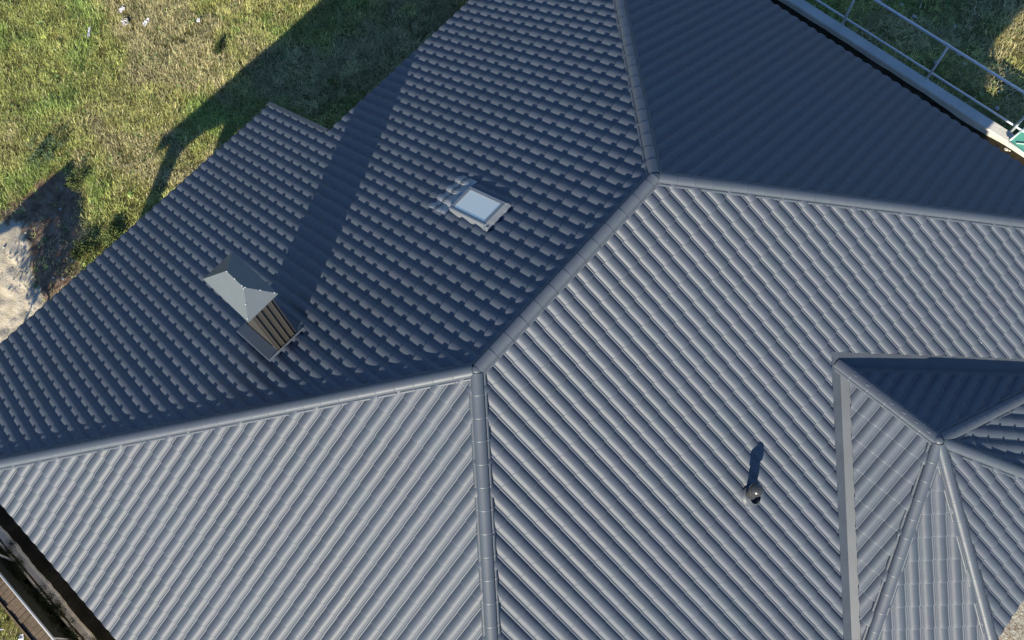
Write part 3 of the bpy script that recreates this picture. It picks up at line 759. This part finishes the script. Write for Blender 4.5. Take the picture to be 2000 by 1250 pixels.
for i in range(26):
    x, y = 18.6+random.random()*1.5, -5.6-random.random()*3.2
    stone((x, y, gz(x, y)+.03), random.uniform(.02, .05), 'small pale stone in the gravel at the foot of the concrete wall', 'stones at the wall foot')
for i in range(16):
    x, y = -6.2+random.random()*2.6, 16.3+random.random()*3.6
    stone((x, y, gz(x, y)+.03), random.uniform(.015, .05), 'earth clod beside the pale sand', 'clods on the brown earth')

# unseen sheet added outside the frame, shaped to throw the pointed shadow
cn = empty('shadow_caster', V(-10.5, 15, ZG)); tag(cn, 'added out-of-frame sheet on one leaning strut, shaped to cast a shadow by the sand', 'shadow_caster')
def back(x, y, k): r_ = math.radians(SUN_AZ); return (x-k*math.cos(r_), y-k*math.sin(r_), ZG+k*math.tan(math.radians(SUN_EL)))
sh = [(-1.9, 20.6), (-5.8, 20.5), (-4.9, 20.0), (-4.3, 19.3), (-3.5, 18.1), (-2.8, 19.1)]
cq = [back(x, y, 9.4-(20.6-y)) for x, y in sh]
bm = bmesh.new(); lo = [bm.verts.new(V(*p)) for p in cq]; hi = [bm.verts.new(V(p[0], p[1], p[2]+.06)) for p in cq]
bm.faces.new(lo); bm.faces.new(hi[::-1])
for i in range(6): bm.faces.new((lo[i], hi[i], hi[(i+1) % 6], lo[(i+1) % 6]))
part('caster_sheet', bm, M['board'], cn)
cm = [sum(p[i] for p in cq)/6 for i in range(3)]
bm = bmesh.new(); tube(bm, V(-8.3, 12.6, ZG-.1), V(*cm), .03, 8); part('strut', bm, M['board'], cn)
# unseen stem and crown added outside the frame to shade the brown earth
tc_ = back(-4.7, 17.9, 8.0); tr = empty('shadow_tree', V(tc_[0], tc_[1], ZG)); tag(tr, 'added out-of-frame leaf crown on a thin stem, shading the brown earth', 'shadow_tree')
bm = bmesh.new(); tube(bm, V(tc_[0], tc_[1], ZG-.2), V(*tc_), .035, 8, .02)
for k in range(9):
    an = k*2.4; tube(bm, V(tc_[0], tc_[1], tc_[2]-.9+.08*k), V(tc_[0]+.8*math.cos(an), tc_[1]+.8*math.sin(an), tc_[2]+.1*k), .014, 6, .004)
part('trunk', bm, M['bark'], tr)
vs = []; fs = []; cols = []
cl = [Vector((random.gauss(0, .30), random.gauss(0, .34), random.gauss(0, .22))) for _ in range(26)]
for i in range(4200):
    p = V(*tc_)+random.choice(cl)+Vector([random.gauss(0, .11) for _ in range(3)])
    d1 = Vector([random.gauss(0, 1) for _ in range(3)]).normalized(); d2 = d1.orthogonal().normalized(); s_ = random.uniform(.03, .075); i0 = len(vs)
    vs += [tuple(p), tuple(p+d1*s_*.5+d2*s_*.35), tuple(p+d1*s_), tuple(p+d1*s_*.5-d2*s_*.35)]; fs.append((i0, i0+1, i0+2, i0+3))
    f = random.uniform(.6, 1.4); cols += [(.07*f, .11*f, .03*f, 1)]*4
me = bpy.data.meshes.new('crown'); me.from_pydata([tuple(Vector(v)-tr.location) for v in vs], [], fs); a_ = me.color_attributes.new('leaf', 'FLOAT_COLOR', 'POINT'); a_.data.foreach_set('color', np.array(cols, dtype=np.float32).ravel())
link('crown', me, M['leaf'], tr)
